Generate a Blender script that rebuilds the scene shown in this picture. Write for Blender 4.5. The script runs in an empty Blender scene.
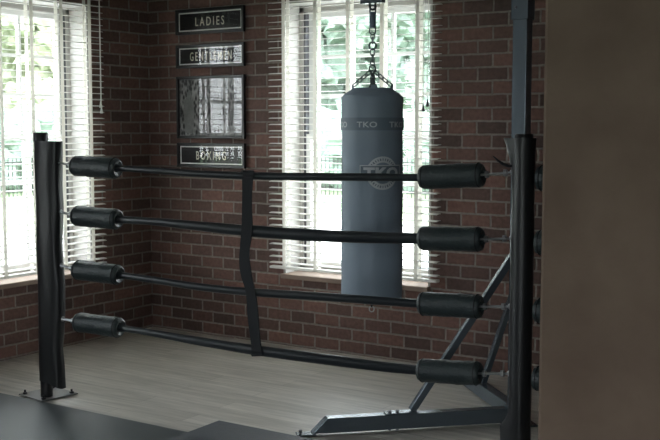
import bpy, bmesh, math, random
from mathutils import Vector, Matrix, noise
random.seed(7)
sc = bpy.context.scene
col = sc.collection
PI = math.pi

# ------------------------------------------------------------------ materials
def new_mat(name):
    m = bpy.data.materials.new(name); m.use_nodes = True
    nt = m.node_tree
    return m, nt, nt.nodes['Principled BSDF'], nt.nodes.new, nt.links.new

def plain(name, c, rough=0.5, metal=0.0, var=0.12, nscale=6.0, bump=0.0, bscale=60.0, spec=0.5, coat=0.0):
    m, nt, b, N, L = new_mat(name)
    tc = N('ShaderNodeTexCoord'); no = N('ShaderNodeTexNoise'); no.inputs['Scale'].default_value = nscale
    no.inputs['Detail'].default_value = 4
    L(tc.outputs['Object'], no.inputs['Vector'])
    mix = N('ShaderNodeMix'); mix.data_type = 'RGBA'
    mix.inputs['A'].default_value = (*[v * (1 - var) for v in c], 1)
    mix.inputs['B'].default_value = (*[min(1, v * (1 + var)) for v in c], 1)
    L(no.outputs['Fac'], mix.inputs['Factor']); L(mix.outputs['Result'], b.inputs['Base Color'])
    b.inputs['Roughness'].default_value = rough; b.inputs['Metallic'].default_value = metal
    b.inputs['Specular IOR Level'].default_value = spec
    b.inputs['Coat Weight'].default_value = coat
    if bump:
        n2 = N('ShaderNodeTexNoise'); n2.inputs['Scale'].default_value = bscale; n2.inputs['Detail'].default_value = 5
        L(tc.outputs['Object'], n2.inputs['Vector'])
        bp = N('ShaderNodeBump'); bp.inputs['Strength'].default_value = bump; bp.inputs['Distance'].default_value = 0.01
        L(n2.outputs['Fac'], bp.inputs['Height']); L(bp.outputs['Normal'], b.inputs['Normal'])
    return m

def brick_mat():
    m, nt, b, N, L = new_mat('red_brown_brick')
    tc = N('ShaderNodeTexCoord'); sx = N('ShaderNodeSeparateXYZ'); L(tc.outputs['Object'], sx.inputs[0])
    ad = N('ShaderNodeMath'); ad.operation = 'ADD'; L(sx.outputs['X'], ad.inputs[0]); L(sx.outputs['Y'], ad.inputs[1])
    cx = N('ShaderNodeCombineXYZ'); L(ad.outputs[0], cx.inputs['X']); L(sx.outputs['Z'], cx.inputs['Y'])
    mp = N('ShaderNodeMapping'); mp.inputs['Location'].default_value = (20.015, 8.13 - 0.010, 0); L(cx.outputs[0], mp.inputs[0])
    # wobble edges a little
    wn = N('ShaderNodeTexNoise'); wn.inputs['Scale'].default_value = 14; wn.inputs['Detail'].default_value = 3; L(mp.outputs[0], wn.inputs['Vector'])
    sv = N('ShaderNodeVectorMath'); sv.operation = 'SUBTRACT'; sv.inputs[1].default_value = (.5, .5, .5); L(wn.outputs['Color'], sv.inputs[0])
    sc_ = N('ShaderNodeVectorMath'); sc_.operation = 'SCALE'; sc_.inputs['Scale'].default_value = 0.008; L(sv.outputs[0], sc_.inputs[0])
    av = N('ShaderNodeVectorMath'); av.operation = 'ADD'; L(mp.outputs[0], av.inputs[0]); L(sc_.outputs[0], av.inputs[1])
    br = N('ShaderNodeTexBrick'); L(av.outputs[0], br.inputs['Vector'])
    br.inputs['Scale'].default_value = 1; br.inputs['Brick Width'].default_value = 0.2; br.inputs['Row Height'].default_value = 0.0813
    br.inputs['Mortar Size'].default_value = 0.0085; br.inputs['Mortar Smooth'].default_value = 0.5; br.inputs['Bias'].default_value = -0.05
    br.inputs['Color1'].default_value = (0.098, 0.062, 0.053, 1); br.inputs['Color2'].default_value = (0.205, 0.110, 0.086, 1)
    br.inputs['Mortar'].default_value = (0.255, 0.218, 0.190, 1)
    n2 = N('ShaderNodeTexNoise'); n2.inputs['Scale'].default_value = 38; n2.inputs['Detail'].default_value = 6; L(mp.outputs[0], n2.inputs['Vector'])
    n3 = N('ShaderNodeTexNoise'); n3.inputs['Scale'].default_value = 1.3; n3.inputs['Detail'].default_value = 3; L(mp.outputs[0], n3.inputs['Vector'])
    r = N('ShaderNodeMapRange'); r.inputs['To Min'].default_value = 0.55; r.inputs['To Max'].default_value = 1.4; L(n2.outputs['Fac'], r.inputs['Value'])
    r3 = N('ShaderNodeMapRange'); r3.inputs['To Min'].default_value = 0.8; r3.inputs['To Max'].default_value = 1.2; L(n3.outputs['Fac'], r3.inputs['Value'])
    mm = N('ShaderNodeMath'); mm.operation = 'MULTIPLY'; L(r.outputs[0], mm.inputs[0]); L(r3.outputs[0], mm.inputs[1])
    vm = N('ShaderNodeVectorMath'); vm.operation = 'SCALE'; L(br.outputs['Color'], vm.inputs[0]); L(mm.outputs[0], vm.inputs['Scale'])
    L(vm.outputs[0], b.inputs['Base Color'])
    b.inputs['Roughness'].default_value = 0.8; b.inputs['Specular IOR Level'].default_value = 0.3
    h = N('ShaderNodeMath'); h.operation = 'MULTIPLY_ADD'; h.inputs[1].default_value = -1.0; L(br.outputs['Fac'], h.inputs[0])
    hs = N('ShaderNodeMath'); hs.operation = 'MULTIPLY'; hs.inputs[1].default_value = 0.5; L(n2.outputs['Fac'], hs.inputs[0]); L(hs.outputs[0], h.inputs[2])
    bp = N('ShaderNodeBump'); bp.inputs['Strength'].default_value = 0.8; bp.inputs['Distance'].default_value = 0.008
    L(h.outputs[0], bp.inputs['Height']); L(bp.outputs['Normal'], b.inputs['Normal'])
    return m

def plank_mat():
    m, nt, b, N, L = new_mat('grey_wood_plank')
    tc = N('ShaderNodeTexCoord')
    br = N('ShaderNodeTexBrick'); L(tc.outputs['Object'], br.inputs['Vector'])
    br.inputs['Scale'].default_value = 1; br.inputs['Brick Width'].default_value = 1.2; br.inputs['Row Height'].default_value = 0.15
    br.inputs['Mortar Size'].default_value = 0.0012; br.inputs['Mortar Smooth'].default_value = 0.2; br.offset = 0.37
    br.inputs['Color1'].default_value = (0.50, 0.465, 0.415, 1); br.inputs['Color2'].default_value = (0.62, 0.58, 0.525, 1)
    br.inputs['Mortar'].default_value = (0.22, 0.2, 0.18, 1)
    mp = N('ShaderNodeMapping'); mp.inputs['Scale'].default_value = (1.2, 13, 1); L(tc.outputs['Object'], mp.inputs[0])
    n = N('ShaderNodeTexNoise'); n.inputs['Scale'].default_value = 2.2; n.inputs['Detail'].default_value = 7; n.inputs['Roughness'].default_value = .6; L(mp.outputs[0], n.inputs['Vector'])
    r = N('ShaderNodeMapRange'); r.inputs['From Min'].default_value = .3; r.inputs['From Max'].default_value = .7
    r.inputs['To Min'].default_value = 0.72; r.inputs['To Max'].default_value = 1.16; L(n.outputs['Fac'], r.inputs['Value'])
    vm = N('ShaderNodeVectorMath'); vm.operation = 'SCALE'; L(br.outputs['Color'], vm.inputs[0]); L(r.outputs[0], vm.inputs['Scale'])
    L(vm.outputs[0], b.inputs['Base Color'])
    b.inputs['Roughness'].default_value = 0.42
    bp = N('ShaderNodeBump'); bp.inputs['Strength'].default_value = 0.15; bp.inputs['Distance'].default_value = 0.003
    L(n.outputs['Fac'], bp.inputs['Height']); L(bp.outputs['Normal'], b.inputs['Normal'])
    return m

def plaster_mat():
    m, nt, b, N, L = new_mat('taupe_mottled_plaster')
    tc = N('ShaderNodeTexCoord')
    n = N('ShaderNodeTexNoise'); n.inputs['Scale'].default_value = 4.5; n.inputs['Detail'].default_value = 8; L(tc.outputs['Object'], n.inputs['Vector'])
    cr = N('ShaderNodeValToRGB'); cr.color_ramp.elements[0].position = .32; cr.color_ramp.elements[1].position = .7
    cr.color_ramp.elements[0].color = (0.118, 0.078, 0.053, 1); cr.color_ramp.elements[1].color = (0.162, 0.114, 0.080, 1)
    L(n.outputs['Fac'], cr.inputs[0]); L(cr.outputs[0], b.inputs['Base Color'])
    b.inputs['Roughness'].default_value = 0.8
    n2 = N('ShaderNodeTexNoise'); n2.inputs['Scale'].default_value = 90; n2.inputs['Detail'].default_value = 4; L(tc.outputs['Object'], n2.inputs['Vector'])
    bp = N('ShaderNodeBump'); bp.inputs['Strength'].default_value = 0.35; bp.inputs['Distance'].default_value = 0.004
    L(n2.outputs['Fac'], bp.inputs['Height']); L(bp.outputs['Normal'], b.inputs['Normal'])
    return m

def glass_mat(name, ior=1.5, tint=(1, 1, 1)):
    m = bpy.data.materials.new(name); m.use_nodes = True
    nt = m.node_tree; nt.nodes.clear(); N = nt.nodes.new; L = nt.links.new
    out = N('ShaderNodeOutputMaterial'); mx = N('ShaderNodeMixShader'); tr = N('ShaderNodeBsdfTransparent'); gl = N('ShaderNodeBsdfGlossy')
    tr.inputs[0].default_value = (*tint, 1); gl.inputs['Roughness'].default_value = 0.02
    fr = N('ShaderNodeFresnel'); ge = N('ShaderNodeNewGeometry'); io = N('ShaderNodeMix')   # same reflectance on both faces of the pane
    io.inputs[2].default_value = ior; io.inputs[3].default_value = 1 / ior
    L(ge.outputs['Backfacing'], io.inputs[0]); L(io.outputs[0], fr.inputs['IOR'])
    L(fr.outputs[0], mx.inputs[0]); L(tr.outputs[0], mx.inputs[1]); L(gl.outputs[0], mx.inputs[2]); L(mx.outputs[0], out.inputs[0])
    return m

def slat_mat(name='white_blind', f=0.3):
    m = bpy.data.materials.new(name); m.use_nodes = True
    nt = m.node_tree; b = nt.nodes['Principled BSDF']; N = nt.nodes.new; L = nt.links.new
    b.inputs['Base Color'].default_value = (0.93, 0.92, 0.89, 1); b.inputs['Roughness'].default_value = .45
    tl = N('ShaderNodeBsdfTranslucent'); tl.inputs[0].default_value = (0.85, 0.83, 0.78, 1)
    mx = N('ShaderNodeMixShader'); mx.inputs[0].default_value = f
    L(b.outputs[0], mx.inputs[1]); L(tl.outputs[0], mx.inputs[2]); L(mx.outputs[0], nt.nodes['Material Output'].inputs[0])
    return m

def print_mat():
    # generic vintage black and white print: grainy blotches of grey
    m, nt, b, N, L = new_mat('grey_photo_print')
    tc = N('ShaderNodeTexCoord'); mp = N('ShaderNodeMapping'); mp.inputs['Scale'].default_value = (1, 1, .55); L(tc.outputs['Object'], mp.inputs[0])
    n = N('ShaderNodeTexNoise'); n.inputs['Scale'].default_value = 13; n.inputs['Detail'].default_value = 5; L(mp.outputs[0], n.inputs['Vector'])
    v = N('ShaderNodeTexVoronoi'); v.inputs['Scale'].default_value = 48; L(mp.outputs[0], v.inputs['Vector'])
    a = N('ShaderNodeMath'); a.operation = 'MULTIPLY'; L(n.outputs['Fac'], a.inputs[0]); L(v.outputs['Distance'], a.inputs[1])
    cr = N('ShaderNodeValToRGB'); cr.color_ramp.elements[0].position = .16; cr.color_ramp.elements[1].position = .40
    cr.color_ramp.elements[0].color = (0.012, 0.013, 0.014, 1); cr.color_ramp.elements[1].color = (0.3, 0.3, 0.29, 1)
    L(a.outputs[0], cr.inputs[0]); L(cr.outputs[0], b.inputs['Base Color']); b.inputs['Roughness'].default_value = .6
    return m

M = dict(
    brick=brick_mat(), floor=plank_mat(), plaster=plaster_mat(), slat=slat_mat(), photo=print_mat(),
    ceiling=plain('ceiling_paint', (.55, .54, .52), .9), rearwall=plain('grey_wall_paint', (.33, .31, .29), .85),
    white=plain('white_window_paint', (.80, .80, .78), .45, var=.04), jamb=plain('cream_jamb_paint', (.40, .385, .36), .6, var=.05), tape=slat_mat('cream_cloth_tape', .55),
    liner=plain('dark_jamb_track', (.10, .10, .11), .6), sill=plain('beige_stone_sill', (.27, .20, .155), .85, var=.15, nscale=18),
    extbrick=plain('weathered_outer_reveal', (.30, .25, .22), .9, nscale=20),
    glass=glass_mat('window_glass'), pglass=glass_mat('picture_glass', 1.33),
    vinyl=plain('black_vinyl', (.011, .012, .013), .4, bump=.12, bscale=9, var=.3, nscale=4),
    vinyl2=plain('black_rope_sheath', (.016, .020, .023), .30, bump=.15, bscale=30),
    pad=plain('dark_green_black_vinyl', (.022, .032, .033), .42, bump=.5, bscale=70, var=.35, nscale=12),
    strap=plain('black_webbing', (.010, .012, .014), .8, bump=.3, bscale=200),
    post=plain('black_painted_steel', (.02, .02, .022), .4, metal=.3),
    plate=plain('worn_floor_plate', (.20, .20, .195), .5, metal=.4), steel=plain('galvanised_steel', (.36, .37, .38), .35, metal=.9),
    bolt=plain('dark_bolt_steel', (.10, .10, .11), .4, metal=.8),
    rack=plain('blue_grey_powder_coat', (.13, .16, .185), .26, metal=.5, var=.15, bump=.08, bscale=90),
    bag=plain('glare_paled_charcoal_vinyl', (.235, .295, .355), .55, bump=.35, bscale=16, var=.1, nscale=5),  # charcoal paled bluish: camera glare put into the base colour
    band=plain('dark_bag_band', (.155, .195, .235), .5), ink=plain('pale_grey_print', (.55, .58, .60), .6, var=.05),
    ink2=plain('logo_grey_print', (.60, .63, .65), .6, var=.05), inkd=plain('logo_dark_print', (.045, .055, .065), .6),
    bandm=plain('dark_rubber', (.05, .05, .055), .6),
    springm=plain('blue_grey_spring_cover', (.12, .16, .21), .5), chain=plain('chain_steel', (.13, .15, .16), .4, metal=.6),
    rubber=plain('black_rubber_floor', (.058, .072, .078), .36, bump=.3, bscale=240, var=.25, nscale=40),
    rubber2=plain('charcoal_rubber_tile', (.072, .082, .094), .5, bump=.3, bscale=240, var=.2, nscale=30),
    frame=plain('black_frame_wood', (.012, .012, .013), .4), matte=plain('black_matboard', (.012, .012, .013), .8),
    line=plain('white_border_print', (.85,.85,.80), .7, var=.04), letter=plain('cream_letter_print', (.80, .76, .62), .7, var=.05),
    greyfig=plain('mid_grey_print', (.16, .165, .16), .7, var=.5, nscale=25),
    grass=plain('lawn_grass', (.15, .20, .10), .95, var=.25, nscale=1.5), bark=plain('tree_bark', (.17, .18, .15), .9),
    leaf=plain('tree_leaf', (.19, .25, .20), .8, var=.55, nscale=1.2, bump=1.0, bscale=5),
    leaf2=plain('yellow_green_leaf', (.27, .30, .19), .8, var=.5, nscale=1.5, bump=1.0, bscale=5),
    walk=plain('pale_concrete', (.62, .60, .56), .9, nscale=2), iron=plain('black_iron', (.02, .02, .02), .5),
)

# ------------------------------------------------------------------ mesh helpers
def tag(o, label=None, cat=None, group=None, kind=None):
    if label: o['label'] = label
    if cat: o['category'] = cat
    if group: o['group'] = group
    if kind: o['kind'] = kind
    return o

def empty(name, loc, label, cat, group=None):
    o = bpy.data.objects.new(name, None); o.location = loc; o.empty_display_size = .05; col.objects.link(o)
    return tag(o, label, cat, group)

def build(name, bm, mat, parent=None, smooth=False, bevel=0, loc=None):
    """link bm (world coordinates) as one object; origin moved to its parent's base"""
    off = Vector(parent_origin(parent)) if parent else Vector(loc or (0, 0, 0))
    bmesh.ops.translate(bm, verts=bm.verts, vec=-off)
    bmesh.ops.recalc_face_normals(bm, faces=bm.faces)
    me = bpy.data.meshes.new(name); bm.to_mesh(me); bm.free()
    if smooth:
        for p in me.polygons: p.use_smooth = True
        try: me.set_sharp_from_angle(angle=math.radians(40))
        except Exception: pass
    me.materials.append(mat)
    o = bpy.data.objects.new(name, me); col.objects.link(o)
    if parent: o.parent = parent
    else: o.location = off
    if bevel:
        b = o.modifiers.new('bevel', 'BEVEL'); b.width = bevel; b.segments = 2; b.limit_method = 'ANGLE'; b.angle_limit = math.radians(35)
    return o

def parent_origin(p):
    v = Vector((0, 0, 0))
    while p: v += Vector(p.location); p = p.parent
    return v

def box(bm, x0, x1, y0, y1, z0, z1):
    vs = [bm.verts.new(c) for c in ((x0, y0, z0), (x1, y0, z0), (x1, y1, z0), (x0, y1, z0), (x0, y0, z1), (x1, y0, z1), (x1, y1, z1), (x0, y1, z1))]
    for f in ((0, 3, 2, 1), (4, 5, 6, 7), (0, 1, 5, 4), (1, 2, 6, 5), (2, 3, 7, 6), (3, 0, 4, 7)):
        bm.faces.new([vs[i] for i in f])
    return vs

def frame_at(d, upv=None):
    d = Vector(d).normalized()
    u = Vector(upv) if upv is not None else (Vector((0, 0, 1)) if abs(d.z) < .95 else Vector((1, 0, 0)))
    s = d.cross(u).normalized(); u = s.cross(d).normalized()
    return d, s, u

def bar(bm, p0, p1, w, h, upv=None):
    p0 = Vector(p0); p1 = Vector(p1); d, s, u = frame_at(p1 - p0, upv)
    a = [bm.verts.new(p + s * (sx * w / 2) + u * (sy * h / 2)) for p in (p0, p1) for sx, sy in ((-1, -1), (1, -1), (1, 1), (-1, 1))]
    for f in ((3, 2, 1, 0), (4, 5, 6, 7), (0, 1, 5, 4), (1, 2, 6, 5), (2, 3, 7, 6), (3, 0, 4, 7)):
        bm.faces.new([a[i] for i in f])

def sweep(bm, pts, rad, seg=12, closed=False, caps=True, sx=1.0, sy=1.0, upv=None):
    """round (or elliptical) tube through pts; rad is a number or a list"""
    pts = [Vector(p) for p in pts]; n = len(pts)
    rings = []
    for i, p in enumerate(pts):
        if closed: d = pts[(i + 1) % n] - pts[i - 1]
        else: d = pts[min(i + 1, n - 1)] - pts[max(i - 1, 0)]
        _, s, u = frame_at(d, upv)
        r = rad[i] if isinstance(rad, (list, tuple)) else rad
        rings.append([bm.verts.new(p + s * (r * sx * math.cos(2 * PI * k / seg)) + u * (r * sy * math.sin(2 * PI * k / seg))) for k in range(seg)])
    for i in range(n if closed else n - 1):
        a, b = rings[i], rings[(i + 1) % n]
        for k in range(seg):
            bm.faces.new((a[k], a[(k + 1) % seg], b[(k + 1) % seg], b[k]))
    if caps and not closed:
        bm.faces.new(rings[0]); bm.faces.new(rings[-1][::-1])

def lathe(bm, p0, axis, prof, seg=32, upv=None):
    """prof: list of (distance along axis, radius)"""
    p0 = Vector(p0); d, s, u = frame_at(axis, upv)
    rings = []
    for t, r in prof:
        if r <= 1e-6: rings.append([bm.verts.new(p0 + d * t)])
        else: rings.append([bm.verts.new(p0 + d * t + s * (r * math.cos(2 * PI * k / seg)) + u * (r * math.sin(2 * PI * k / seg))) for k in range(seg)])
    for a, b in zip(rings, rings[1:]):
        for k in range(seg):
            k2 = (k + 1) % seg
            if len(a) == 1 and len(b) == 1: continue
            if len(a) == 1: bm.faces.new((a[0], b[k2], b[k]))
            elif len(b) == 1: bm.faces.new((a[k], a[k2], b[0]))
            else: bm.faces.new((a[k], a[k2], b[k2], b[k]))

def link(bm, c, d, s, length, width, wire):
    """one oval chain link: centre c, long direction d, wide direction s"""
    c = Vector(c); d = Vector(d).normalized(); s = Vector(s).normalized()
    pts = []; r = width / 2; hl = length / 2 - r
    for k in range(7): a = -PI / 2 + PI * k / 6; pts.append(c + d * (hl + r * math.cos(a)) + s * (r * math.sin(a)))
    for k in range(7): a = PI / 2 + PI * k / 6; pts.append(c + d * (-hl + r * math.cos(a)) + s * (r * math.sin(a)))
    nrm = d.cross(s)
    sweep(bm, pts, wire, 8, closed=True, upv=nrm)

def chain(bm, p0, p1, pitch=.030, length=.042, width=.022, wire=.0035):
    p0 = Vector(p0); p1 = Vector(p1); D = p1 - p0; n = max(1, round(D.length / pitch)); d, s, u = frame_at(D)
    s1 = (s + u).normalized(); u1 = (u - s).normalized()
    for i in range(n):
        link(bm, p0 + D * ((i + .5) / n), d, s1 if i % 2 else u1, length, width, wire)

def interp(pts, n):
    """Catmull-Rom resample of (t, z) points"""
    out = []
    for i in range(len(pts) - 1):
        p0 = pts[max(i - 1, 0)]; p1 = pts[i]; p2 = pts[i + 1]; p3 = pts[min(i + 2, len(pts) - 1)]
        for k in range(n):
            t = k / n
            out.append(tuple(.5 * ((2 * b) + (-a + c) * t + (2 * a - 5 * b + 4 * c - d) * t * t + (-a + 3 * b - 3 * c + d) * t ** 3)
                             for a, b, c, d in zip(p0, p1, p2, p3)))
    out.append(tuple(pts[-1])); return out

_dg = None
def text_bm(s, size=1.0, offset=0.0, spacing=1.0, extrude=0.01):
    """flat text, centred, in the XY plane; returns a bmesh and its width and height"""
    cu = bpy.data.curves.new('txt', 'FONT'); cu.body = s; cu.size = size; cu.offset = offset; cu.space_character = spacing
    cu.extrude = extrude; cu.resolution_u = 3; cu.align_x = 'CENTER'
    o = bpy.data.objects.new('txt', cu); col.objects.link(o)
    dg = bpy.context.evaluated_depsgraph_get(); me = bpy.data.meshes.new_from_object(o.evaluated_get(dg))
    bm = bmesh.new(); bm.from_mesh(me)
    bpy.data.objects.remove(o); bpy.data.curves.remove(cu); bpy.data.meshes.remove(me)
    xs = [v.co.x for v in bm.verts]; ys = [v.co.y for v in bm.verts]
    cx, cy = (min(xs) + max(xs)) / 2, (min(ys) + max(ys)) / 2
    bmesh.ops.translate(bm, verts=bm.verts, vec=(-cx, -cy, 0))
    return bm, max(xs) - min(xs), max(ys) - min(ys)

# ------------------------------------------------------------------ the room
XL, YB, ZC = -5.515, 5.90, 3.05      # left wall, brick back wall, ceiling
XR, YR = 3.0, -3.2
TH = 0.30
WZ0, WZ1 = 0.508, 2.37                # window opening heights
OPB = (-4.278, -3.126)               # opening in the back wall (x)
OPL = [(4.150, 5.300), (1.35, 2.50), (-1.45, -0.30)]   # openings in the left wall (y); unseen ones added for side light
OPR_FILL = [(-0.9, 0.4), (1.2, 2.5)]         # unseen openings added in the rear wall (x) for fill light

def structure(o): o['kind'] = 'structure'; return o

def wall_along(name, mat, axis, c0, c1, a0, a1, ops, z1=ZC):
    """wall slab between c0..c1 thick, running a0..a1 along the other axis, with openings"""
    bm = bmesh.new()
    def b(s0, s1, z0, z1_):
        if axis == 'x': box(bm, s0, s1, c0, c1, z0, z1_)
        else: box(bm, c0, c1, s0, s1, z0, z1_)
    cur = a0
    for o0, o1 in sorted(ops):
        b(cur, o0, 0, z1); b(o0, o1, 0, WZ0 - .033); b(o0, o1, WZ1, z1); cur = o1
    b(cur, a1, 0, z1)
    return structure(build(name, bm, mat))

wall_along('wall_back', M['brick'], 'x', YB, YB + TH, XL - TH, XR + .2, [OPB])
wall_along('wall_left', M['brick'], 'y', XL - TH, XL, YR - .2, YB, OPL)
wall_along('wall_rear', M['rearwall'], 'x', YR - .2, YR, XL, XR, OPR_FILL)
bm = bmesh.new(); box(bm, XR, XR + .2, YR - .2, YB, 0, ZC); structure(build('wall_side', bm, M['rearwall']))
bm = bmesh.new(); box(bm, -1.136, XR, 2.80, 3.02, 0, ZC); structure(build('wall_right', bm, M['plaster'], bevel=.012))
bm = bmesh.new(); box(bm, XL - TH, XR + .2, YR - .2, YB + TH, -.12, 0); structure(build('floor', bm, M['floor']))
bm = bmesh.new(); box(bm, XL - TH, XR + .2, YR - .2, YB + TH, ZC, ZC + .15); structure(build('ceiling', bm, M['ceiling']))

def window(idx, wallpt, along, out, width, depth=.22, thick=TH, zb=None):
    """nine-over-nine sash window. wallpt: lower start corner on the wall face, along: unit vector, out: unit vector to the outside"""
    A, O = Vector(along), Vector(out); P0 = Vector(wallpt)
    def b(bm, s0, s1, d0, d1, z0, z1):
        c = [P0 + A * s + O * d for s in (s0, s1) for d in (d0, d1)]
        xs = [v.x for v in c]; ys = [v.y for v in c]
        box(bm, min(xs), max(xs), min(ys), max(ys), z0, z1)
    root = bpy.data.objects.new('window_%d' % idx, None); root.location = P0; root.empty_display_size = .1; col.objects.link(root); structure(root)
    W = width; f = .018
    bm = bmesh.new()                                 # jamb boards lining the reveal
    b(bm, 0, f, .002, depth, WZ0, WZ1 - f); b(bm, W - f, W, .002, depth, WZ0, WZ1 - f); b(bm, 0, W, .002, depth, WZ1 - f, WZ1)
    b(bm, f, f + .03, depth - .045, depth + .05, WZ0, WZ1 - f); b(bm, W - f - .03, W - f, depth - .045, depth + .05, WZ0, WZ1 - f)
    b(bm, f, W - f, depth - .045, depth + .05, WZ1 - .06, WZ1 - f); b(bm, f, W - f, depth - .045, depth + .05, WZ0, WZ0 + .035)
    build('jamb', bm, M['jamb'], root)
    zm = 1.45
    bm = bmesh.new()                                 # dark sash tracks beside the sashes
    for s0 in (f + .030, W - f - .046):
        b(bm, s0, s0 + .016, depth - .035, depth + .045, WZ0 + .035, WZ1 - .06)
    build('sash_track', bm, M['liner'], root)
    bm = bmesh.new()                                 # outer reveal beyond the frame
    b(bm, 0, .012, depth + .05, thick, WZ0, WZ1); b(bm, W - .012, W, depth + .05, thick, WZ0, WZ1)
    build('outer_reveal', bm, M['extbrick'], root)
    g0, g1 = f + .046, W - f - .046
    for (d, z0, z1) in ((depth + .02, zm - .02, WZ1 - .06), (depth - .015, WZ0 + .035, zm + .02)):
        bm = bmesh.new(); st = .035
        b(bm, g0, g0 + st, d - .015, d + .015, z0, z1); b(bm, g1 - st, g1, d - .015, d + .015, z0, z1)
        b(bm, g0 + st, g1 - st, d - .015, d + .015, z0, z0 + .04); b(bm, g0 + st, g1 - st, d - .015, d + .015, z1 - .04, z1)
        gi0, gi1, hz0, hz1 = g0 + st, g1 - st, z0 + .04, z1 - .04
        for k in (1, 2):
            s = gi0 + (gi1 - gi0) * k / 3; b(bm, s - .011, s + .011, d - .012, d + .012, hz0, hz1)
            z = hz0 + (hz1 - hz0) * k / 3; b(bm, gi0, gi1, d - .011, d + .011, z - .011, z + .011)
        sash = build('sash', bm, M['white'], root)
        bm = bmesh.new(); b(bm, gi0, gi1, d - .002, d + .002, hz0, hz1)
        build('pane', bm, M['glass'], sash)
    bm = bmesh.new(); b(bm, .002, W - .002, -.040, depth - .045, WZ0 - .033, WZ0)
    build('window_sill', bm, M['sill'], root, bevel=.006)
    return root

window(1, (XL, OPL[0][0], WZ0), (0, 1, 0), (-1, 0, 0), OPL[0][1] - OPL[0][0])
window(2, (OPB[0], YB, WZ0), (1, 0, 0), (0, 1, 0), OPB[1] - OPB[0])
for i, (a, b_) in enumerate(OPL[1:]): window(3 + i, (XL, a, WZ0), (0, 1, 0), (-1, 0, 0), b_ - a)  # added unseen windows nearer the camera, for daylight from the left
for i, (a, b_) in enumerate(OPR_FILL): window(5 + i, (a, YR, WZ0), (1, 0, 0), (0, -1, 0), b_ - a, depth=.12, thick=.2)  # added unseen rear windows, to fill light onto the bag and room

# ------------------------------------------------------------------ blinds
def blind(P0, A, O, width, tapes, label, cords):
    """P0: start corner on the wall face at z=0; A along the wall; O into the room"""
    P0, A, O = Vector(P0), Vector(A), Vector(O)
    root = empty('venetian_blind', P0 + A * width / 2 + O * .04 + Vector((0, 0, .545)), label, 'window blind')
    def pt(s, d, z): v = P0 + A * s + O * d; return Vector((v.x, v.y, z))
    def b(bm, s0, s1, d0, d1, z0, z1):
        c = [pt(s, d, 0) for s in (s0, s1) for d in (d0, d1)]
        box(bm, min(v.x for v in c), max(v.x for v in c), min(v.y for v in c), max(v.y for v in c), z0, z1)
    ztop = 2.48
    bm = bmesh.new(); b(bm, -.005, width + .005, .008, .068, ztop, ztop + .05)
    build('headrail', bm, M['white'], root, bevel=.004)
    bm = bmesh.new(); z = .588; n = 0
    while z < ztop - .015:
        tilt = -.085
        # thin slat with a slight crown, in five strips
        prof = [(-.025, -.0015), (-.0125, .0005), (0, .0012), (.0125, .0005), (.025, -.0015)]
        rows = []
        for q, zz in prof:
            d = .040 + q; h = z + zz + q * tilt
            rows.append([bm.verts.new(pt(s, d, h + e)) for s in (0, width) for e in (-.0013, .0013)])
        for a, c in zip(rows, rows[1:]):
            bm.faces.new((a[1], a[3], c[3], c[1])); bm.faces.new((a[0], c[0], c[2], a[2]))
            bm.faces.new((a[0], a[1], c[1], c[0])); bm.faces.new((a[2], c[2], c[3], a[3]))
        bm.faces.new((rows[0][0], rows[0][2], rows[0][3], rows[0][1])); bm.faces.new((rows[-1][0], rows[-1][1], rows[-1][3], rows[-1][2]))
        z += .0432
    build('slats', bm, M['slat'], root)
    bm = bmesh.new(); b(bm, 0, width, .015, .065, .545, .562)
    build('bottom_rail', bm, M['slat'], root, bevel=.004)
    for s in tapes:
        bm = bmesh.new(); b(bm, s - .014, s + .014, .0135, .0145, .545, ztop); b(bm, s - .014, s + .014, .0655, .0665, .545, ztop)
        build('ladder_tape', bm, M['tape'], root)
    for s, zb in cords:
        bm = bmesh.new(); sweep(bm, [pt(s, .074, ztop + .01), pt(s + .002, .073, (ztop + zb) / 2), pt(s, .074, zb)], .0022, 8)
        c = build('cord', bm, M['tape'], root, smooth=True)
        bm = bmesh.new(); lathe(bm, pt(s, .074, zb - .045), (0, 0, 1), [(0, 0), (0, .011), (.012, .010), (.035, .005), (.047, .003), (.047, 0)], 14)
        build('tassel', bm, M['tape'] if s > .9 and A.y else M['bolt'], c, smooth=True)

blind((XL, 4.068, 0), (0, 1, 0), (1, 0, 0), 1.305, [5.244 - 4.068 - .256 * k for k in range(5)],
      'white slatted blind over the left window beside the post, tilt cord at its right end', [(1.262, 1.70), (1.268, 1.66)])
blind((-4.352, YB, 0), (1, 0, 0), (0, -1, 0), 1.302, [.128 + .2565 * k for k in range(5)],
      'white slatted blind over the window behind the hanging punching bag', [(1.205, 1.66), (1.235, 1.69)])

# ------------------------------------------------------------------ floor mats
bm = bmesh.new()
vs = [(XL + .005, YR + .01), (XR - .01, YR + .01), (XR - .01, 2.79), (-1.15, 2.79), (-1.15, 3.905), (XL + .005, 3.905)]
lo = [bm.verts.new((x, y, 0)) for x, y in vs]; hi = [bm.verts.new((x, y, .006)) for x, y in vs]
bm.faces.new(lo[::-1]); bm.faces.new(hi)
for i in range(6): bm.faces.new((lo[i], lo[(i + 1) % 6], hi[(i + 1) % 6], hi[i]))
tag(build('rubber_mat', bm, M['rubber'], loc=(-1.2, .3, 0)), 'wide black rubber mat covering the floor in front of the ring ropes, nearest the camera', 'floor mat')
bm = bmesh.new()
vs = [(-3.39, 4.107), (-3.385, 3.85), (-3.385, 2.9), (-2.05, 2.9), (-2.05, 4.10)]
lo = [bm.verts.new((x, y, .0065)) for x, y in vs]; hi = [bm.verts.new((x, y, .024)) for x, y in vs]
bm.faces.new(lo[::-1]); bm.faces.new(hi)
for i in range(5): bm.faces.new((lo[i], lo[(i + 1) % 5], hi[(i + 1) % 5], hi[i]))
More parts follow.
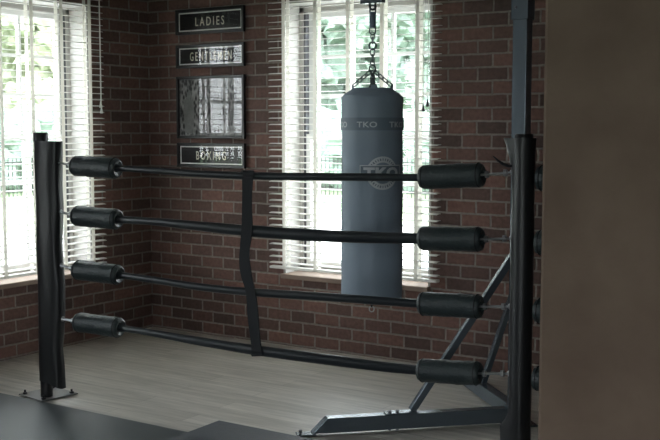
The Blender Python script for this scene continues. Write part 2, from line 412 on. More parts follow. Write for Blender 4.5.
tag(build('rubber_tile', bm, M['rubber2'], loc=(-2.7, 3.5, 0), bevel=.004), 'thicker charcoal rubber tile with one corner jutting onto the plank floor', 'floor mat')

# ------------------------------------------------------------------ signs on the brick
def sign(x0, x1, z0, z1, text, label, name='framed_sign', cat='framed sign', group=None):
    yb = YB - .003; yf = YB - .030; fw = .020
    root = empty(name, ((x0 + x1) / 2, YB, z0), label, cat, group)
    bm = bmesh.new()
    box(bm, x0, x0 + fw, yf, yb, z0, z1); box(bm, x1 - fw, x1, yf, yb, z0, z1)
    box(bm, x0 + fw, x1 - fw, yf, yb, z0, z0 + fw); box(bm, x0 + fw, x1 - fw, yf, yb, z1 - fw, z1)
    build('frame', bm, M['frame'], root, bevel=.003)
    cx, cz = (x0 + x1) / 2, (z0 + z1) / 2
    bm = bmesh.new(); box(bm, x0 + fw, x1 - fw, YB - .014, YB - .006, z0 + fw, z1 - fw)
    pr = build('print', bm, M['matte'] if text else M['photo'], root)
    yl = YB - .0155
    bm = bmesh.new(); a0, a1, b0, b1 = x0 + fw + .004, x1 - fw - .004, z0 + fw + .003, z1 - fw - .003
    t = .009 if text else .004
    box(bm, a0, a1, yl, yl + .001, b0, b0 + t); box(bm, a0, a1, yl, yl + .001, b1 - t, b1)
    box(bm, a0, a0 + t, yl, yl + .001, b0 + t, b1 - t); box(bm, a1 - t, a1, yl, yl + .001, b0 + t, b1 - t)
    build('border_line', bm, M['line'] if text else M['greyfig'], pr)
    if text:
        s, width, height, off = text
        tb, w, h = text_bm(s, 1.0, .004, 1.45, .004)
        for v in tb.verts:
            x, y, z = v.co
            v.co = Vector((cx + off + x * width / w, yl - z * .05, cz - .002 + y * height / h))
        l = build('lettering', tb, M['letter'], pr)
    else:
        # blurred standing figures of an old fight photograph, printed in greys
        bm = bmesh.new()
        def blob(pts, y):
            vs = [bm.verts.new((cx + px, y, cz + pz)) for px, pz in pts]; bm.faces.new(vs)
        def ell(px, pz, rx, rz, y): blob([(px + rx * math.cos(2 * PI * k / 20), pz + rz * math.sin(2 * PI * k / 20)) for k in range(20)], y)
        ell(-.20, .09, .022, .03, yl); blob([(-.245, .055), (-.21, .07), (-.16, .05), (-.15, -.05), (-.165, -.185), (-.24, -.185), (-.255, -.02)], yl)
        build('figure_print', bm, M['greyfig'], pr); bm = bmesh.new()
        ell(.06, .06, .018, .024, yl); blob([(.02, .03), (.06, .04), (.10, .02), (.13, .05), (.135, .03), (.10, -.02), (.105, -.17), (.075, -.17), (.065, -.08), (.045, -.17), (.015, -.17), (.03, -.03)], yl)
        build('figure_print', bm, M['greyfig'], pr)
    bm = bmesh.new(); box(bm, x0 + fw - .002, x1 - fw + .002, YB - .0215, YB - .0195, z0 + fw - .002, z1 - fw + .002)
    build('picture_glass', bm, M['pglass'], root)

G = 'black framed signs in a column on the brick wall'
sx0, sx1 = -5.222, -4.594
sign(sx0, sx1, 2.185, 2.365, ('LADIES', .265, .062, 0), 'long black framed sign reading LADIES, topmost on the brick wall', group=G)
sign(sx0, sx1, 1.945, 2.112, ('GENTLEMEN', .385, .062, .005), 'long black framed sign reading GENTLEMEN, under the LADIES sign', group=G)
sign(sx0, sx1, 1.436, 1.886, None, 'large black framed black and white photograph above the BOXING sign', name='framed_photograph', cat='picture')
sign(sx0, sx1, 1.228, 1.404, ('BOXING', .275, .062, .0), 'long black framed sign reading BOXING, lowest on the wall just above the top rope', group=G)

# ------------------------------------------------------------------ the ring
PL = Vector((-4.535, 3.985, 0)); PR = Vector((-1.826, 4.300, 0))
E_ = (PR - PL); RL = E_.length; E_.normalize(); NN = Vector((-E_.y, E_.x, 0))
def rp(t, z, d=0): return PL + E_ * t + NN * d + Vector((0, 0, z))

def ring_post(P, label):
    root = empty('ring_post', P, label, 'ring post', 'black padded ring posts')
    bm = bmesh.new(); sweep(bm, [P + Vector((0, 0, .012)), P + Vector((0, 0, 1.47))], .034, 24)
    build('post_tube', bm, M['post'], root, smooth=True)
    bm = bmesh.new(); lathe(bm, P + Vector((0, 0, 1.44)), (0, 0, 1), [(0, .036), (0, .040), (.045, .040), (.050, .036), (.050, 0)], 24)
    build('post_cap', bm, M['post'], root, smooth=True)
    c = P + Vector((-.038, .045, 0)); bm = bmesh.new(); h = .118
    rot = Matrix.Rotation(math.radians(-8), 4, 'Z')
    box(bm, -h, h, -h, h, 0.006, .013); bmesh.ops.transform(bm, matrix=Matrix.Translation(c) @ rot, verts=bm.verts)
    pl = build('base_plate', bm, M['plate'], root, bevel=.002)
    for sx, sy in ((-1, -1), (1, -1), (1, 1), (-1, 1)):
        bm = bmesh.new(); q = c + rot @ Vector((sx * .092, sy * .092, 0))
        sweep(bm, [q + Vector((0, 0, .012)), q + Vector((0, 0, .022))], .013, 6); sweep(bm, [q + Vector((0, 0, .021)), q + Vector((0, 0, .036))], .006, 10)
        build('bolt', bm, M['post'], pl, smooth=True)
    return root

lp = ring_post(PL, 'black padded ring post standing before the left window')
# loose wrap sleeve of the left post: flattened, sagging towards the ropes
bm = bmesh.new(); seg = 40
levels = [(.105, .046, .080, .046), (.13, .046, .078, .046), (.20, .042, .078, .045), (.29, .036, .072, .045), (.37, .044, .076, .047), (.5, .050, .080, .048), (.65, .053, .083, .048), (.75, .050, .080, .048),
          (.86, .046, .078, .048), (.98, .048, .079, .049), (1.08, .052, .082, .049), (1.2, .050, .081, .049), (1.32, .052, .083, .049), (1.42, .054, .086, .049), (1.442, .054, .087, .048)]
rings = []
for i, (z, off, a, b_) in enumerate(levels):
    ring = []
    for k in range(seg):
        th = 2 * PI * k / seg
        e = 1 + .02 * math.sin(7 * th + z * 9) + .015 * math.sin(11 * th - z * 17)
        cz = math.copysign(abs(math.cos(th)) ** .75, math.cos(th)); sz = math.copysign(abs(math.sin(th)) ** .8, math.sin(th))
        zz = z - (.035 * max(0, cz) if i == 0 else 0)
        ring.append(bm.verts.new(PL + E_ * (off + a * cz * e) + NN * (b_ * sz * e) + Vector((0, 0, zz))))
    rings.append(ring)
inner = [[bm.verts.new(v.co + (PL + E_ * levels[i][1] + Vector((0, 0, v.co.z)) - v.co) * .06) for v in r] for i, r in enumerate(rings)]
for a, b_ in zip(rings, rings[1:]):
    for k in range(seg): bm.faces.new((a[k], a[(k + 1) % seg], b_[(k + 1) % seg], b_[k]))
for a, b_ in zip(inner, inner[1:]):
    for k in range(seg): bm.faces.new((a[k], b_[k], b_[(k + 1) % seg], a[(k + 1) % seg]))
for o, i_ in ((rings[0], inner[0]), (rings[-1], inner[-1])):
    for k in range(seg): bm.faces.new((o[k], i_[k], i_[(k + 1) % seg], o[(k + 1) % seg]))
build('padded_sleeve', bm, M['vinyl'], lp, smooth=True)

rpst = ring_post(PR, 'black padded ring post standing before the blue grey bag stand, nearer the plaster wall')
bm = bmesh.new(); seg = 36; rings = []
for z, r, fl in ((.05, .050, .030), (.13, .051, .036), (.185, .051, .040), (.215, .050, .020), (.25, .050, .004), (.34, .050, .0), (.5, .049, 0), (.7, .051, 0), (.9, .0495, 0), (1.03, .051, 0), (1.2, .050, .0), (1.32, .050, .002), (1.39, .050, .014), (1.44, .051, .028), (1.472, .052, .040)):
    ring = []
    for k in range(seg):
        th = 2 * PI * k / seg
        left = max(0, -math.cos(th)) ** 2.5
        e = 1 + .018 * math.sin(6 * th + z * 13) + .012 * math.sin(9 * th - z * 21)
        ring.append(bm.verts.new(PR + E_ * (math.cos(th) * (r * e + fl * left)) + NN * (math.sin(th) * r * e) + Vector((0, 0, z))))
    rings.append(ring)
inner = [[bm.verts.new(PR + (v.co - PR) * Vector((1, 1, 1)) + (Vector((PR.x, PR.y, v.co.z)) - v.co) * .08) for v in r] for r in rings]
for a, b_ in zip(rings, rings[1:]):
    for k in range(seg): bm.faces.new((a[k], a[(k + 1) % seg], b_[(k + 1) % seg], b_[k]))
for a, b_ in zip(inner, inner[1:]):
    for k in range(seg): bm.faces.new((a[k], b_[k], b_[(k + 1) % seg], a[(k + 1) % seg]))
for o, i_ in ((rings[0], inner[0]), (rings[-1], inner[-1])):
    for k in range(seg): bm.faces.new((o[k], i_[k], i_[(k + 1) % seg], o[(k + 1) % seg]))
rs = build('padded_sleeve', bm, M['vinyl'], rpst, smooth=True)
bm = bmesh.new()     # loose strap tail curling off the sleeve above the top turnbuckle
tail = [PR + E_ * t + NN * -.02 + Vector((0, 0, z)) for t, z in ((-.040, 1.352), (-.060, 1.350), (-.085, 1.358), (-.108, 1.372), (-.126, 1.388), (-.132, 1.392))]
sweep(bm, tail, [.014, .015, .014, .010, .006, .003], 10, sx=1.0, sy=.45)
build('strap_tail', bm, M['strap'], rs, smooth=True)

ROPES = [
 ([(0.15,1.33),(0.226,1.31),(0.382,1.302),(0.548,1.302),(0.797,1.293),(1.043,1.283),(1.309,1.279),(1.618,1.281),(1.833,1.284),(2.039,1.287),(2.228,1.29),(2.392,1.297),(2.551,1.309),(2.66,1.322)], .0165, .019),
 ([(0.142,1.063),(0.204,1.040),(0.375,1.034),(0.548,1.03),(0.792,1.027),(1.04,1.016),(1.307,1.005),(1.617,1.0),(1.833,1.001),(2.04,1.004),(2.23,1.010),(2.385,1.014),(2.542,1.021),(2.664,1.030)], .020, .030),
 ([(0.134,0.771),(0.209,0.744),(0.382,0.739),(0.555,0.731),(0.787,0.718),(1.036,0.703),(1.304,0.698),(1.616,0.702),(1.833,0.705),(2.143,0.707),(2.218,0.708),(2.389,0.710),(2.546,0.718),(2.669,0.728)], .018, .021),
 ([(0.125,0.47),(0.188,0.455),(0.36,0.451),(0.529,0.446),(0.782,0.434),(1.032,0.42),(1.302,0.408),(1.615,0.401),(1.834,0.397),(2.043,0.394),(2.235,0.396),(2.392,0.402),(2.559,0.413),(2.674,0.427)], .018, .027)]
ORD = ['topmost', 'second', 'third', 'lowest']
def zat(pts, t):
    for (a, za), (b_, zb) in zip(pts, pts[1:]):
        if a <= t <= b_: return za + (zb - za) * (t - a) / (b_ - a)
    return pts[0][1] if t < pts[0][0] else pts[-1][1]

def turnbuckle(parent, a, b_):
    a, b_ = Vector(a), Vector(b_); d = b_ - a; L_ = d.length; u = d.normalized()
    bm = bmesh.new()
    sweep(bm, [a, b_], .0055, 10)
    _, s, upv = frame_at(u)
    for sg in (-1, 1): sweep(bm, [a + u * L_ * .28 + s * .010 * sg, a + u * L_ * .75 + s * .010 * sg], .0045, 8)
    for q in (.27, .76): sweep(bm, [a + u * (L_ * q - .007), a + u * (L_ * q + .007)], .015, 12)
    link(bm, a + u * .006, u, upv, .034, .024, .004)
    return build('turnbuckle', bm, M['steel'], parent, smooth=True)

def pad(t0, t1, pts, label, group, fn=rp):
    a = fn(t0, zat(pts, t0)); b_ = fn(t1, zat(pts, t1)); L_ = (b_ - a).length
    root = empty('rope_pad', (a + b_) / 2, label, 'rope pad', group)
    R = .055
    prof = [(.018, .022), (.006, .024), (.003, .034), (.0, .040), (.004, .048), (.014, .053), (.03, R)]
    k = 9
    for i in range(1, k): q = .03 + (L_ - .06) * i / k; prof.append((q, R + .0012 * math.sin(i * 2.4)))
    prof += [(L_ - .03, R), (L_ - .014, .053), (L_ - .004, .048), (L_, .040), (L_ - .003, .034), (L_ - .006, .024), (L_ - .018, .022)]
    bm = bmesh.new(); lathe(bm, a, b_ - a, prof, 36)
    for v in bm.verts:
        n = noise.noise(v.co * 11) * .0035; c = a + (b_ - a) * ((v.co - a).dot(b_ - a) / L_ ** 2); v.co += (v.co - c).normalized() * n
    build('pad_cover', bm, M['pad'], root, smooth=True)
    d, s, u = frame_at(b_ - a)
    for q in (.020, L_ - .020):                    # piping round each end
        bm = bmesh.new(); sweep(bm, [a + d * q + s * .0535 * math.cos(2 * PI * k / 36) + u * .0535 * math.sin(2 * PI * k / 36) for k in range(36)], .0028, 6, closed=True, upv=d)
        build('piping', bm, M['strap'], root, smooth=True)

for i, (pts, r0, r1) in enumerate(ROPES):
    root = empty('ring_rope', rp(1.35, pts[6][1]), '%s of the four black ring ropes strung between the two posts' % ORD[i], 'ring rope', 'ring ropes between the two posts')
    sm = [p for p in interp(pts, 6) if .36 < p[0] < 2.40]
    rad = [r0 + (r1 - r0) * max(0, 1 - abs((p[0] - 1.62) / .9) ** 1.6) * (1 + .04 * math.sin(p[0] * 23 + i)) for p in sm]
    bm = bmesh.new(); sweep(bm, [rp(*p) for p in sm], rad, 18, sx=.85, sy=1.0)
    build('rope_sheath', bm, M['vinyl2'], root, smooth=True)
    turnbuckle(root, rp(.085, zat(pts, .15) + .002), rp(.235, zat(pts, .235)))
    turnbuckle(root, rp(RL - .035, zat(pts, 2.66) + .002), rp(2.52, zat(pts, 2.52)))
    pad(.228, .527, pts, '%s rope pad on the ropes beside the left post' % ORD[i], 'rope pads by the left post')
    pad(2.245, 2.545, pts, '%s rope pad on the ropes at the left of the right post' % ORD[i], 'rope pads by the right post')

# strap tying the four ropes together
root = empty('rope_spacer_strap', rp(1.33, .85), 'black vertical strap tying the four ropes together left of the punching bag', 'strap')
sp = [(1.322, 1.303), (1.322, 1.26), (1.318, 1.15), (1.317, 1.02), (1.305, .93), (1.300, .86), (1.312, .78), (1.336, .70), (1.347, .60), (1.357, .50), (1.368, .415), (1.368, .385)]
sm = interp(sp, 5)
for side, name in ((-1, 'front_band'), (1, 'back_band')):
    bm = bmesh.new(); prev = None; n = len(sm)
    for j, (t, z) in enumerate(sm):
        d = .030 * side * (1 if 3 < j < n - 4 else .7)
        w = .029 + .002 * math.sin(j * .5)
        r = [bm.verts.new(rp(t + .004 + s * w - .018 * side, z, d + e)) for s, e in ((-1, -.003), (1, -.003), (1, .003), (-1, .003))]
        if prev:
            for k in range(4): bm.faces.new((prev[k], prev[(k + 1) % 4], r[(k + 1) % 4], r[k]))
        else: bm.faces.new(r)
        prev = r
    bm.faces.new(prev)
    build(name, bm, M['strap'], root)
for (t, z) in (sm[0], sm[-1]):
    bm = bmesh.new(); bar(bm, rp(t + .022, z, -.022), rp(t - .014, z, .022), .056, .006)
    build('end_seam', bm, M['strap'], root)

# ropes going on to the right behind the plaster wall, to the ring's next post
PE = Vector((.55, 4.50, 0)); E2 = (PE - PR); L2 = E2.length; E2.normalize()
def rp2(t, z, d=0): return PR + E2 * t + Vector((0, 0, z))
for i, z in enumerate((1.30, 1.02, .72, .42)):
    pts = [(.0, z + .01), (.45, z), (L2 / 2, z - .03), (L2, z + .01)]
    root = empty('ring_rope', rp2(L2 / 2, z), '%s of the ropes running right from the right post behind the plaster wall' % ORD[i], 'ring rope', 'ring ropes right of the right post')
    bm = bmesh.new(); sweep(bm, [rp2(.14, z), rp2(.5, z - .01), rp2(L2 / 2, z - .03), rp2(L2 - .5, z - .01), rp2(L2 - .05, z)], .019, 16)
    build('rope_sheath', bm, M['vinyl2'], root, smooth=True)
    pad(.062, .39, [(0, z), (.5, z)], '%s rope pad at the right of the right post, half hidden by the plaster wall' % ORD[i], 'rope pads right of the right post', fn=rp2)

# ------------------------------------------------------------------ heavy bag stand
U = Vector((-2.128, 4.972, 0)); BAG = Vector((-2.985, 4.945, 0))
st = empty('bag_stand', U, 'blue grey steel heavy bag stand with splayed floor legs behind the right post', 'bag stand')
TW = .075
def rotz_box(bm, c, wx, wy, z0, z1, ang):
    v = box(bm, -wx / 2, wx / 2, -wy / 2, wy / 2, z0, z1)
    bmesh.ops.transform(bm, matrix=Matrix.Translation((c.x, c.y, 0)) @ Matrix.Rotation(ang, 4, 'Z'), verts=v)
bm = bmesh.new(); rotz_box(bm, U, TW, TW, .09, 2.10, 0)
up_ = build('upright', bm, M['rack'], st, bevel=.004)
bm = bmesh.new(); rotz_box(bm, U, TW + .016, TW + .016, 2.05, 2.36, 0)
cl = build('upper_upright', bm, M['rack'], st, bevel=.005)
bm = bmesh.new()
for zz in (2.11,): sweep(bm, [U + Vector((-.018, -.046, zz)), U + Vector((-.018, -.056, zz))], .007, 6)
build('bolt', bm, M['bolt'], cl)
bm = bmesh.new(); bar(bm, U + Vector((.03, 0, 2.245)), Vector((BAG.x - .035, BAG.y, 2.245)), TW, TW)
build('overhead_arm', bm, M['rack'], st, bevel=.004)
bm = bmesh.new(); box(bm, BAG.x - .068, BAG.x + .068, BAG.y - .02, BAG.y + .02, 2.184, 2.212)
build('hook_plate', bm, M['rack'], st, bevel=.002)
bm = bmesh.new(); link(bm, Vector((BAG.x, BAG.y, 2.176)), (0, 0, 1), (.9, .45, 0), .05, .03, .006)
build('eye_bolt', bm, M['bolt'], st, smooth=True)
bm = bmesh.new(); rotz_box(bm, U, .17, .17, .0, .008, math.radians(45)); rotz_box(bm, U, .10, .10, .008, .10, 0)
build('base_bracket', bm, M['rack'], st, bevel=.003)
ZT = .088; Z0 = .014
def leg(dirv, length):
    d = Vector(dirv).normalized(); s = Vector((-d.y, d.x, 0)); bm = bmesh.new()
    a0 = .045; w = .03
    prof = [(a0, Z0), (length - .085, Z0), (length - .055 + .06, .010), (length - .055 + .035, .022), (length - .085 + .006, ZT), (a0, ZT)]
    prof = [(a0, Z0), (length - .01, Z0), (length - .085, ZT), (a0, ZT)]
    v0 = [bm.verts.new(U + d * t + s * w + Vector((0, 0, z))) for t, z in prof]
    v1 = [bm.verts.new(U + d * t - s * w + Vector((0, 0, z))) for t, z in prof]
    bm.faces.new(v0); bm.faces.new(v1[::-1]); n = len(prof)
    for k in range(n): bm.faces.new((v0[k], v1[k], v1[(k + 1) % n], v0[(k + 1) % n]))
    lg = build('leg', bm, M['rack'], st, bevel=.003)
    bm = bmesh.new(); p = U + d * (length - .03); q = U + d * (length + .065)
    bar(bm, p + Vector((0, 0, .009)), q + Vector((0, 0, .009)), .065, .006)
    build('foot_plate', bm, M['rack'], lg, bevel=.001)
    bm = bmesh.new(); c = U + d * (length + .045); sweep(bm, [c + Vector((0, 0, .0)), c + Vector((0, 0, .030))], .009, 10)
    build('levelling_foot', bm, M['bolt'], lg, smooth=True)
    # bolted plate where the brace lands
    bm = bmesh.new(); bar(bm, U + d * .53 + Vector((0, 0, ZT + .004)), U + d * .70 + Vector((0, 0, ZT + .004)), .058, .007)
    pl_ = build('brace_plate', bm, M['rack'], lg, bevel=.001)
    for t in (.635, .675):
        bm = bmesh.new(); c = U + d * t; sweep(bm, [c + Vector((0, 0, ZT + .006)), c + Vector((0, 0, ZT + .016))], .010, 6)
        build('bolt', bm, M['bolt'], pl_)
        bm = bmesh.new(); sweep(bm, [c + Vector((0, 0, .002)), c + Vector((0, 0, Z0))], .008, 6)
        build('bolt', bm, M['bolt'], lg)
    return d
dA = leg((-1, -1, 0), 1.085); dB = leg((-1, 1, 0), .96)
bm = bmesh.new(); bar(bm, U + dA * .030 + Vector((0, 0, .875)), U + dA * .560 + Vector((0, 0, ZT + .01)), .034, .036)
build('brace', bm, M['rack'], st, bevel=.003)
bm = bmesh.new(); bar(bm, U + dB * .030 + Vector((0, 0, .72)), U + dB * .50 + Vector((0, 0, ZT + .01)), .030, .034)
build('brace', bm, M['rack'], st, bevel=.003)

# ------------------------------------------------------------------ hanging punching bag
B = Vector((-2.985, 4.946, 0)); RB = .1675; ZB0, ZB1 = .572, 1.690
bag = empty('punching_bag', B + Vector((0, 0, ZB0)), 'charcoal blue cylindrical punching bag hanging on chains before the window', 'punching bag')
def zz(z): return Vector((0, 0, z))
bm = bmesh.new()
prof = [(ZB0 + .012, 0), (ZB0 + .004, .10), (ZB0, .150), (ZB0 + .003, .160), (ZB0 + .015, RB)]
n = 26
for i in range(1, n): z = ZB0 + .015 + (ZB1 - ZB0 - .03) * i / n; prof.append((z, RB + .0012 * math.sin(i * 1.7)))
prof += [(ZB1 - .010, RB + .001), (ZB1, RB - .004), (ZB1 + .012, .150), (ZB1 + .030, .122), (ZB1 + .040, .112), (ZB1 + .036, .104), (ZB1 + .005, .098), (ZB1, 0)]
lathe(bm, B, (0, 0, 1), prof, 72)
for v in bm.verts:
    r = Vector((v.co.x - B.x, v.co.y - B.y, 0))
    if r.length > .05:
        th = math.atan2(r.y, r.x)
        k = noise.noise(Vector((math.cos(th) * 2, math.sin(th) * 2, v.co.z * 3))) * .003
        if v.co.z > ZB1: k += .006 * math.cos(4 * (th - math.radians(-16)))
        v.co += r.normalized() * k
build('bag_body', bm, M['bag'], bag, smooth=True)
A0 = math.atan2(-B.y, -B.x)                     # direction from the bag's axis to the room's middle
def wrap(u, v, ang, zc, off=.0):
    th = A0 + math.radians(ang) + u / RB
    return Vector((B.x + (RB + off) * math.cos(th), B.y + (RB + off) * math.sin(th), zc + v))
def arc_band(bm, u0, u1, v0, v1, ang, zc, r0, r1, n=48, full=False):
    rows = []
    for i in range(n + (0 if full else 1)):
        u = u0 + (u1 - u0) * i / n
        rows.append([bm.verts.new(wrap(u, v, ang, zc, r)) for v, r in ((v0, r0), (v0, r1), (v1, r1), (v1, r0))])
    m = len(rows)
    for i in range(m if full else m - 1):
        a, b_ = rows[i], rows[(i + 1) % m]
        for k in range(4): bm.faces.new((a[k], a[(k + 1) % 4], b_[(k + 1) % 4], b_[k]))
    if not full: bm.faces.new(rows[0]); bm.faces.new(rows[-1])
bm = bmesh.new(); arc_band(bm, 0, 2 * PI * RB, -.034, .034, 0, 1.536, -.004, .0045, 72, True)
bd = build('brand_band', bm, M['band'], bag, smooth=True)
for k in range(6):
    tb, w, h = text_bm('TKO', 1.0, .02, 1.05, .004)
    bmesh.ops.subdivide_edges(tb, edges=[e for e in tb.edges if e.calc_length() > .2], cuts=3)
    for v in tb.verts: x, y, z = v.co; v.co = wrap(x * .108 / w, y * .031 / h, -10 + 60 * k, 1.533, .0052 + z * .05)
    build('brand_lettering', tb, M['ink'], bd)
# round emblem with the letters across it
ang, zc = 19.5, 1.275; bm = bmesh.new(); n = 64; R1, R0 = .089, .057
vo = []
for i in range(n):
    a = 2 * PI * i / n
    vo.append([bm.verts.new(wrap(r * math.cos(a), r * math.sin(a), ang, zc, e)) for r, e in ((R0, .0035), (R0, .0052), ((R0 + R1) / 2, .0052), (R1, .0052), (R1, .0035))])
for i in range(n):
    a, b_ = vo[i], vo[(i + 1) % n]
    for k in range(4): bm.faces.new((a[k], a[k + 1], b_[k + 1], b_[k]))
em = build('round_emblem', bm, M['ink2'], bag, smooth=True)
bm = bmesh.new()
def flat_poly(bm, pts, e):
    bm.faces.new([bm.verts.new(wrap(x, y, ang, zc, e)) for x, y in pts])
for i in range(34):                              # small dark marks round the emblem's ring
    if i == 17: build('emblem_marks', bm, M['band'], em); bm = bmesh.new()
    a = 2 * PI * (i + .5) / 34
    if abs(math.sin(a)) < .42: continue
    wv = .0024 if i % 3 else .0036
    c, s = math.cos(a), math.sin(a)
    pts = [(c * rr - s * q, s * rr + c * q) for rr, q in ((.067, -wv), (.079, -wv), (.079, wv), (.067, wv))]
    flat_poly(bm, pts, .0056)
build('emblem_marks', bm, M['band'], em)
bm = bmesh.new(); arc_band(bm, -.118, .108, -.036, .041, ang, zc, .003, .0062, 20)
bn = build('emblem_banner', bm, M['band'], em)
bm = bmesh.new()
for (u0, u1, v0, v1) in ((-.120, .110, .038, .043), (-.120, .110, -.039, -.035), (-.122, -.118, -.039, .043), (.108, .112, -.039, .043)):
    arc_band(bm, u0, u1, v0, v1, ang, zc, .004, .0068, 20 if u1 - u0 > .05 else 1)
build('banner_edge', bm, M['ink2'], bn)
tb, w, h = text_bm('TKO', 1.0, .05, 1.08, .004)
bmesh.ops.subdivide_edges(tb, edges=[e for e in tb.edges if e.calc_length() > .2], cuts=3)
for v in tb.verts: x, y, z = v.co; v.co = wrap(x * .195 / w - .005, y * .060 / h + .002, ang, zc, .0072 + z * .05)
build('brand_lettering', tb, M['ink2'], bn)
# hanging gear
bm = bmesh.new(); lathe(bm, B + zz(2.052), (0, 0, 1), [(0, 0), (0, .018), (.086, .018), (.086, 0)], 20)
sp_ = build('spring_cover', bm, M['springm'], bag, smooth=True)
bm = bmesh.new()
link(bm, B + zz(2.150), (0, 0, 1), (.9, .45, 0), .050, .030, .0045); build('upper_link', bm, M['chain'], bag, smooth=True)
bm = bmesh.new(); link(bm, B + zz(2.040), (0, 0, 1), (.9, .45, 0), .046, .032, .0045)
chain(bm, B + zz(2.024), B + zz(1.975), .030, .038, .020, .0035)
link(bm, B + zz(1.958), (0, 0, 1), (.88, .47, 0), .040, .038, .005)
chain(bm, B + zz(1.940), B + zz(1.842), .030, .040, .021, .0038)
link(bm, B + zz(1.832), (0, 0, 1), (.88, .47, 0), .044, .034, .0045)
build('chain', bm, M['chain'], bag, smooth=True)
for k in range(4):
    th = A0 + math.radians((90, 182, 270, 4)[k]); e = B + Vector((math.cos(th) * .104, math.sin(th) * .104, 1.742))
    top = B + Vector((math.cos(th) * .010, math.sin(th) * .010, 1.822))
    bm = bmesh.new(); chain(bm, top, e, .030, .040, .021, .0036); build('chain', bm, M['chain'], bag, smooth=True)
    bm = bmesh.new(); d = Vector((math.cos(th), math.sin(th), 0)); t_ = Vector((-d.y, d.x, 0))
    bar(bm, B + d * .109 + zz(1.66), B + d * .109 + zz(1.745), .034, .006, upv=d)
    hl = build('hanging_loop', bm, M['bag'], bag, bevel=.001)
    bm = bmesh.new(); link(bm, e + zz(-.006), (0, 0, 1), t_, .028, .030, .0035); build('ring', bm, M['bolt'], hl, smooth=True)
bm = bmesh.new(); s_ = B + Vector((.012, -.02, 0))           # short tie and ring under the bag
sweep(bm, [s_ + zz(ZB0 + .012), s_ + zz(ZB0 - .040)], .006, 8)
tl_ = build('bottom_strap', bm, M['strap'], bag, smooth=True)
bm = bmesh.new(); link(bm, s_ + zz(ZB0 - .052), (0, 0, 1), (.88, .47, 0), .030, .026, .0035); build('ring', bm, M['steel'], tl_, smooth=True)

# ------------------------------------------------------------------ outside
GZ = -.42
bm = bmesh.new(); box(bm, -70, 30, -40, 75, GZ - .2, GZ); g = build('ground', bm, M['grass']); g['kind'] = 'structure'
bm = bmesh.new(); box(bm, -15.5, -6.2, -20, 17.5, GZ, GZ + .03); box(bm, -6.2, 12, 6.8, 17.5, GZ, GZ + .03)
tag(build('concrete_walk', bm, M['walk'], loc=(-10, 6, GZ)), 'pale concrete paving outside, below the windows', 'paving')
def fence(p0, p1, label):
    p0, p1 = Vector(p0), Vector(p1); D = p1 - p0; d = D.normalized(); n = int(D.length / .14)
    root = empty('iron_fence', p0, label, 'fence')
    bm = bmesh.new()
    for k in range(n + 1): c = p0 + d * (k * .14); box(bm, c.x - .009, c.x + .009, c.y - .009, c.y + .009, GZ, GZ + 1.15)
    build('pickets', bm, M['iron'], root)
    bm = bmesh.new()
    for z in (.2, .98): bar(bm, p0 + zz(GZ + z), p1 + zz(GZ + z), .03, .035)
    build('rails', bm, M['iron'], root)
fence((-23, -6, 0), (-23, 24.85, 0), 'low black iron fence seen through the left window beyond the paving')
fence((-22.8, 25, 0), (2, 25, 0), 'low black iron fence seen through the window behind the bag')

def tree(x, y, h, r, mat, label, seed, cat='tree'):
    rnd = random.Random(seed); root = empty('leafy_tree', (x, y, GZ), label, cat, 'trees outside the windows')
    bm = bmesh.new(); P = Vector((x, y, GZ))
    sweep(bm, [P, P + Vector((.1, 0, h * .3)), P + Vector((-.1, .1, h * .62))], [.28, .2, .1], 12)
    for k in range(5):
        a = rnd.uniform(0, 2 * PI); sweep(bm, [P + zz(h * (.25 + .06 * k)), P + Vector((math.cos(a) * r * .5, math.sin(a) * r * .5, h * (.45 + .07 * k)))], [.1, .04], 8)
    build('trunk', bm, M['bark'], root, smooth=True)
    bm = bmesh.new()
    for k in range(16):
        a = rnd.uniform(0, 2 * PI); e = rnd.uniform(-.75, .9); rr = r * rnd.uniform(.35, .8)
        c = P + Vector((math.cos(a) * rr * math.cos(e), math.sin(a) * rr * math.cos(e), h * .47 + math.sin(e) * h * .45))
        R = r * rnd.uniform(.32, .5)
        res = bmesh.ops.create_icosphere(bm, subdivisions=4, radius=R, matrix=Matrix.Translation(c))
        for v in res['verts']:
            q = v.co - c
            v.co = c + q * (1 + .55 * noise.noise(v.co * 1.9) + .3 * noise.noise(v.co * 5.5))
    build('foliage', bm, mat, root, smooth=False)
TR = [(-33, 19, 11, 3.4, 'leaf', 'wide green leafy tree beyond the fence at the left edge of the left window'),
      (-30, 27.5, 10.5, 3.2, 'leaf2', 'yellow green tree beyond the fence at the right of the left window'),
      (-43, 31, 13, 5.0, 'leaf', 'tall green tree standing behind the yellow green one'),
      (-22, 33, 10.5, 3.6, 'leaf', 'green tree beyond the fence left of the hanging bag'),
      (-12.5, 33, 11, 3.8, 'leaf2', 'light green tree beyond the fence right of the hanging bag'),
      (-22, 46, 14, 5.6, 'leaf', 'tall distant green tree behind the hanging bag'),
      (-32, 9, 9, 3.0, 'leaf', 'small green tree beyond the fence, farthest left outside')]
for k, (x, y, h, r, m, lab) in enumerate(TR): tree(x, y, h, r, M[m], lab, 20 + k)

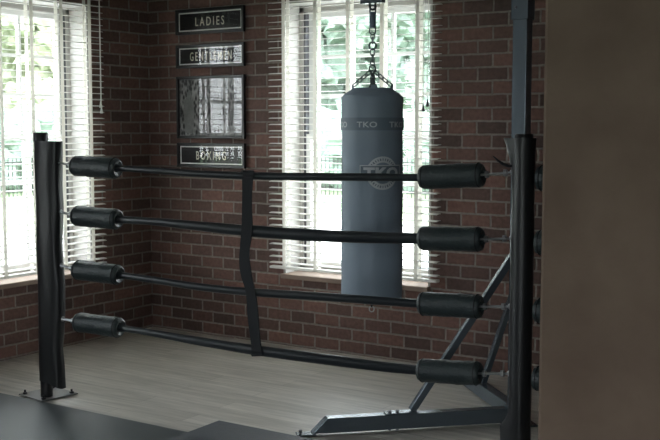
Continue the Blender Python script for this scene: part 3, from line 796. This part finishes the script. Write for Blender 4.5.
def hedge(p0, p1, label, seed):
    p0, p1 = Vector(p0), Vector(p1); D = p1 - p0; n = int(D.length / .9); rnd = random.Random(seed)
    bm = bmesh.new()
    for k in range(n + 1):
        for z in (.6, 1.5):
            c = p0 + D * (k / n) + Vector((rnd.uniform(-.2, .2), rnd.uniform(-.2, .2), GZ + z + rnd.uniform(-.1, .3)))
            res = bmesh.ops.create_icosphere(bm, subdivisions=3, radius=.9, matrix=Matrix.Translation(c))
            for v in res['verts']:
                q = v.co - c; v.co = c + q * (1 + .45 * noise.noise(v.co * 2.5) + .25 * noise.noise(v.co * 7)); v.co.z = max(v.co.z, GZ)
    return tag(build('hedge', bm, M['leaf'], loc=(p0.x, p0.y, GZ)), label, 'hedge', kind='stuff')
hedge((-25.5, 2, 0), (-25.5, 24, 0), 'leafy green hedge behind the fence seen through the left window', 3)
hedge((-23, 27.6, 0), (-3, 27.6, 0), 'leafy green hedge behind the fence seen through the window behind the bag', 4)

# ------------------------------------------------------------------ light: an overcast sky
w = bpy.data.worlds.new('overcast_sky'); sc.world = w; w.use_nodes = True; nt = w.node_tree
bgn = nt.nodes['Background']; tc = nt.nodes.new('ShaderNodeTexCoord'); sx = nt.nodes.new('ShaderNodeSeparateXYZ')
nt.links.new(tc.outputs['Generated'], sx.inputs[0]); cr = nt.nodes.new('ShaderNodeValToRGB')
cr.color_ramp.elements[0].position = .0; cr.color_ramp.elements[0].color = (.92, .97, 1, 1)
cr.color_ramp.elements[1].position = .8; cr.color_ramp.elements[1].color = (.80, .92, 1.0, 1)
nt.links.new(sx.outputs['Z'], cr.inputs[0]); nt.links.new(cr.outputs[0], bgn.inputs[0]); bgn.inputs[1].default_value = 13.5
def portal(c, rot, sx_, sy_):
    l = bpy.data.lights.new('sky_portal', 'AREA'); l.shape = 'RECTANGLE'; l.size = sx_; l.size_y = sy_; l.cycles.is_portal = True
    o = bpy.data.objects.new('sky_portal', l); o.location = c; o.rotation_euler = rot; col.objects.link(o)
zc = (WZ0 + WZ1) / 2; hh = WZ1 - WZ0
portal(((OPB[0] + OPB[1]) / 2, YB + TH + .05, zc), (-PI / 2, 0, 0), OPB[1] - OPB[0], hh)
for a, b_ in OPL: portal((XL - TH - .05, (a + b_) / 2, zc), (0, -PI / 2, 0), hh, b_ - a)
for a, b_ in OPR_FILL: portal(((a + b_) / 2, YR - .25, zc), (PI / 2, 0, 0), b_ - a, hh)

# ------------------------------------------------------------------ camera
cam = bpy.data.cameras.new('camera'); co = bpy.data.objects.new('camera', cam); col.objects.link(co); sc.camera = co
cam.sensor_width = 36; cam.lens = 36 * 1055 / 660; cam.clip_end = 300
co.location = (0, 0, 1.52); co.rotation_euler = (math.radians(90 - 5.04), 0, math.radians(33.4))

sc.view_settings.view_transform = 'Standard'; sc.view_settings.look = 'None'
sc.view_settings.gamma = 1.0; sc.view_settings.use_curve_mapping = False; sc.view_settings.exposure = 0.0
sc.cycles.use_denoising = True
sc.cycles.max_bounces = 10; sc.cycles.diffuse_bounces = 6; sc.cycles.transparent_max_bounces = 24
sc.cycles.sample_clamp_indirect = 8
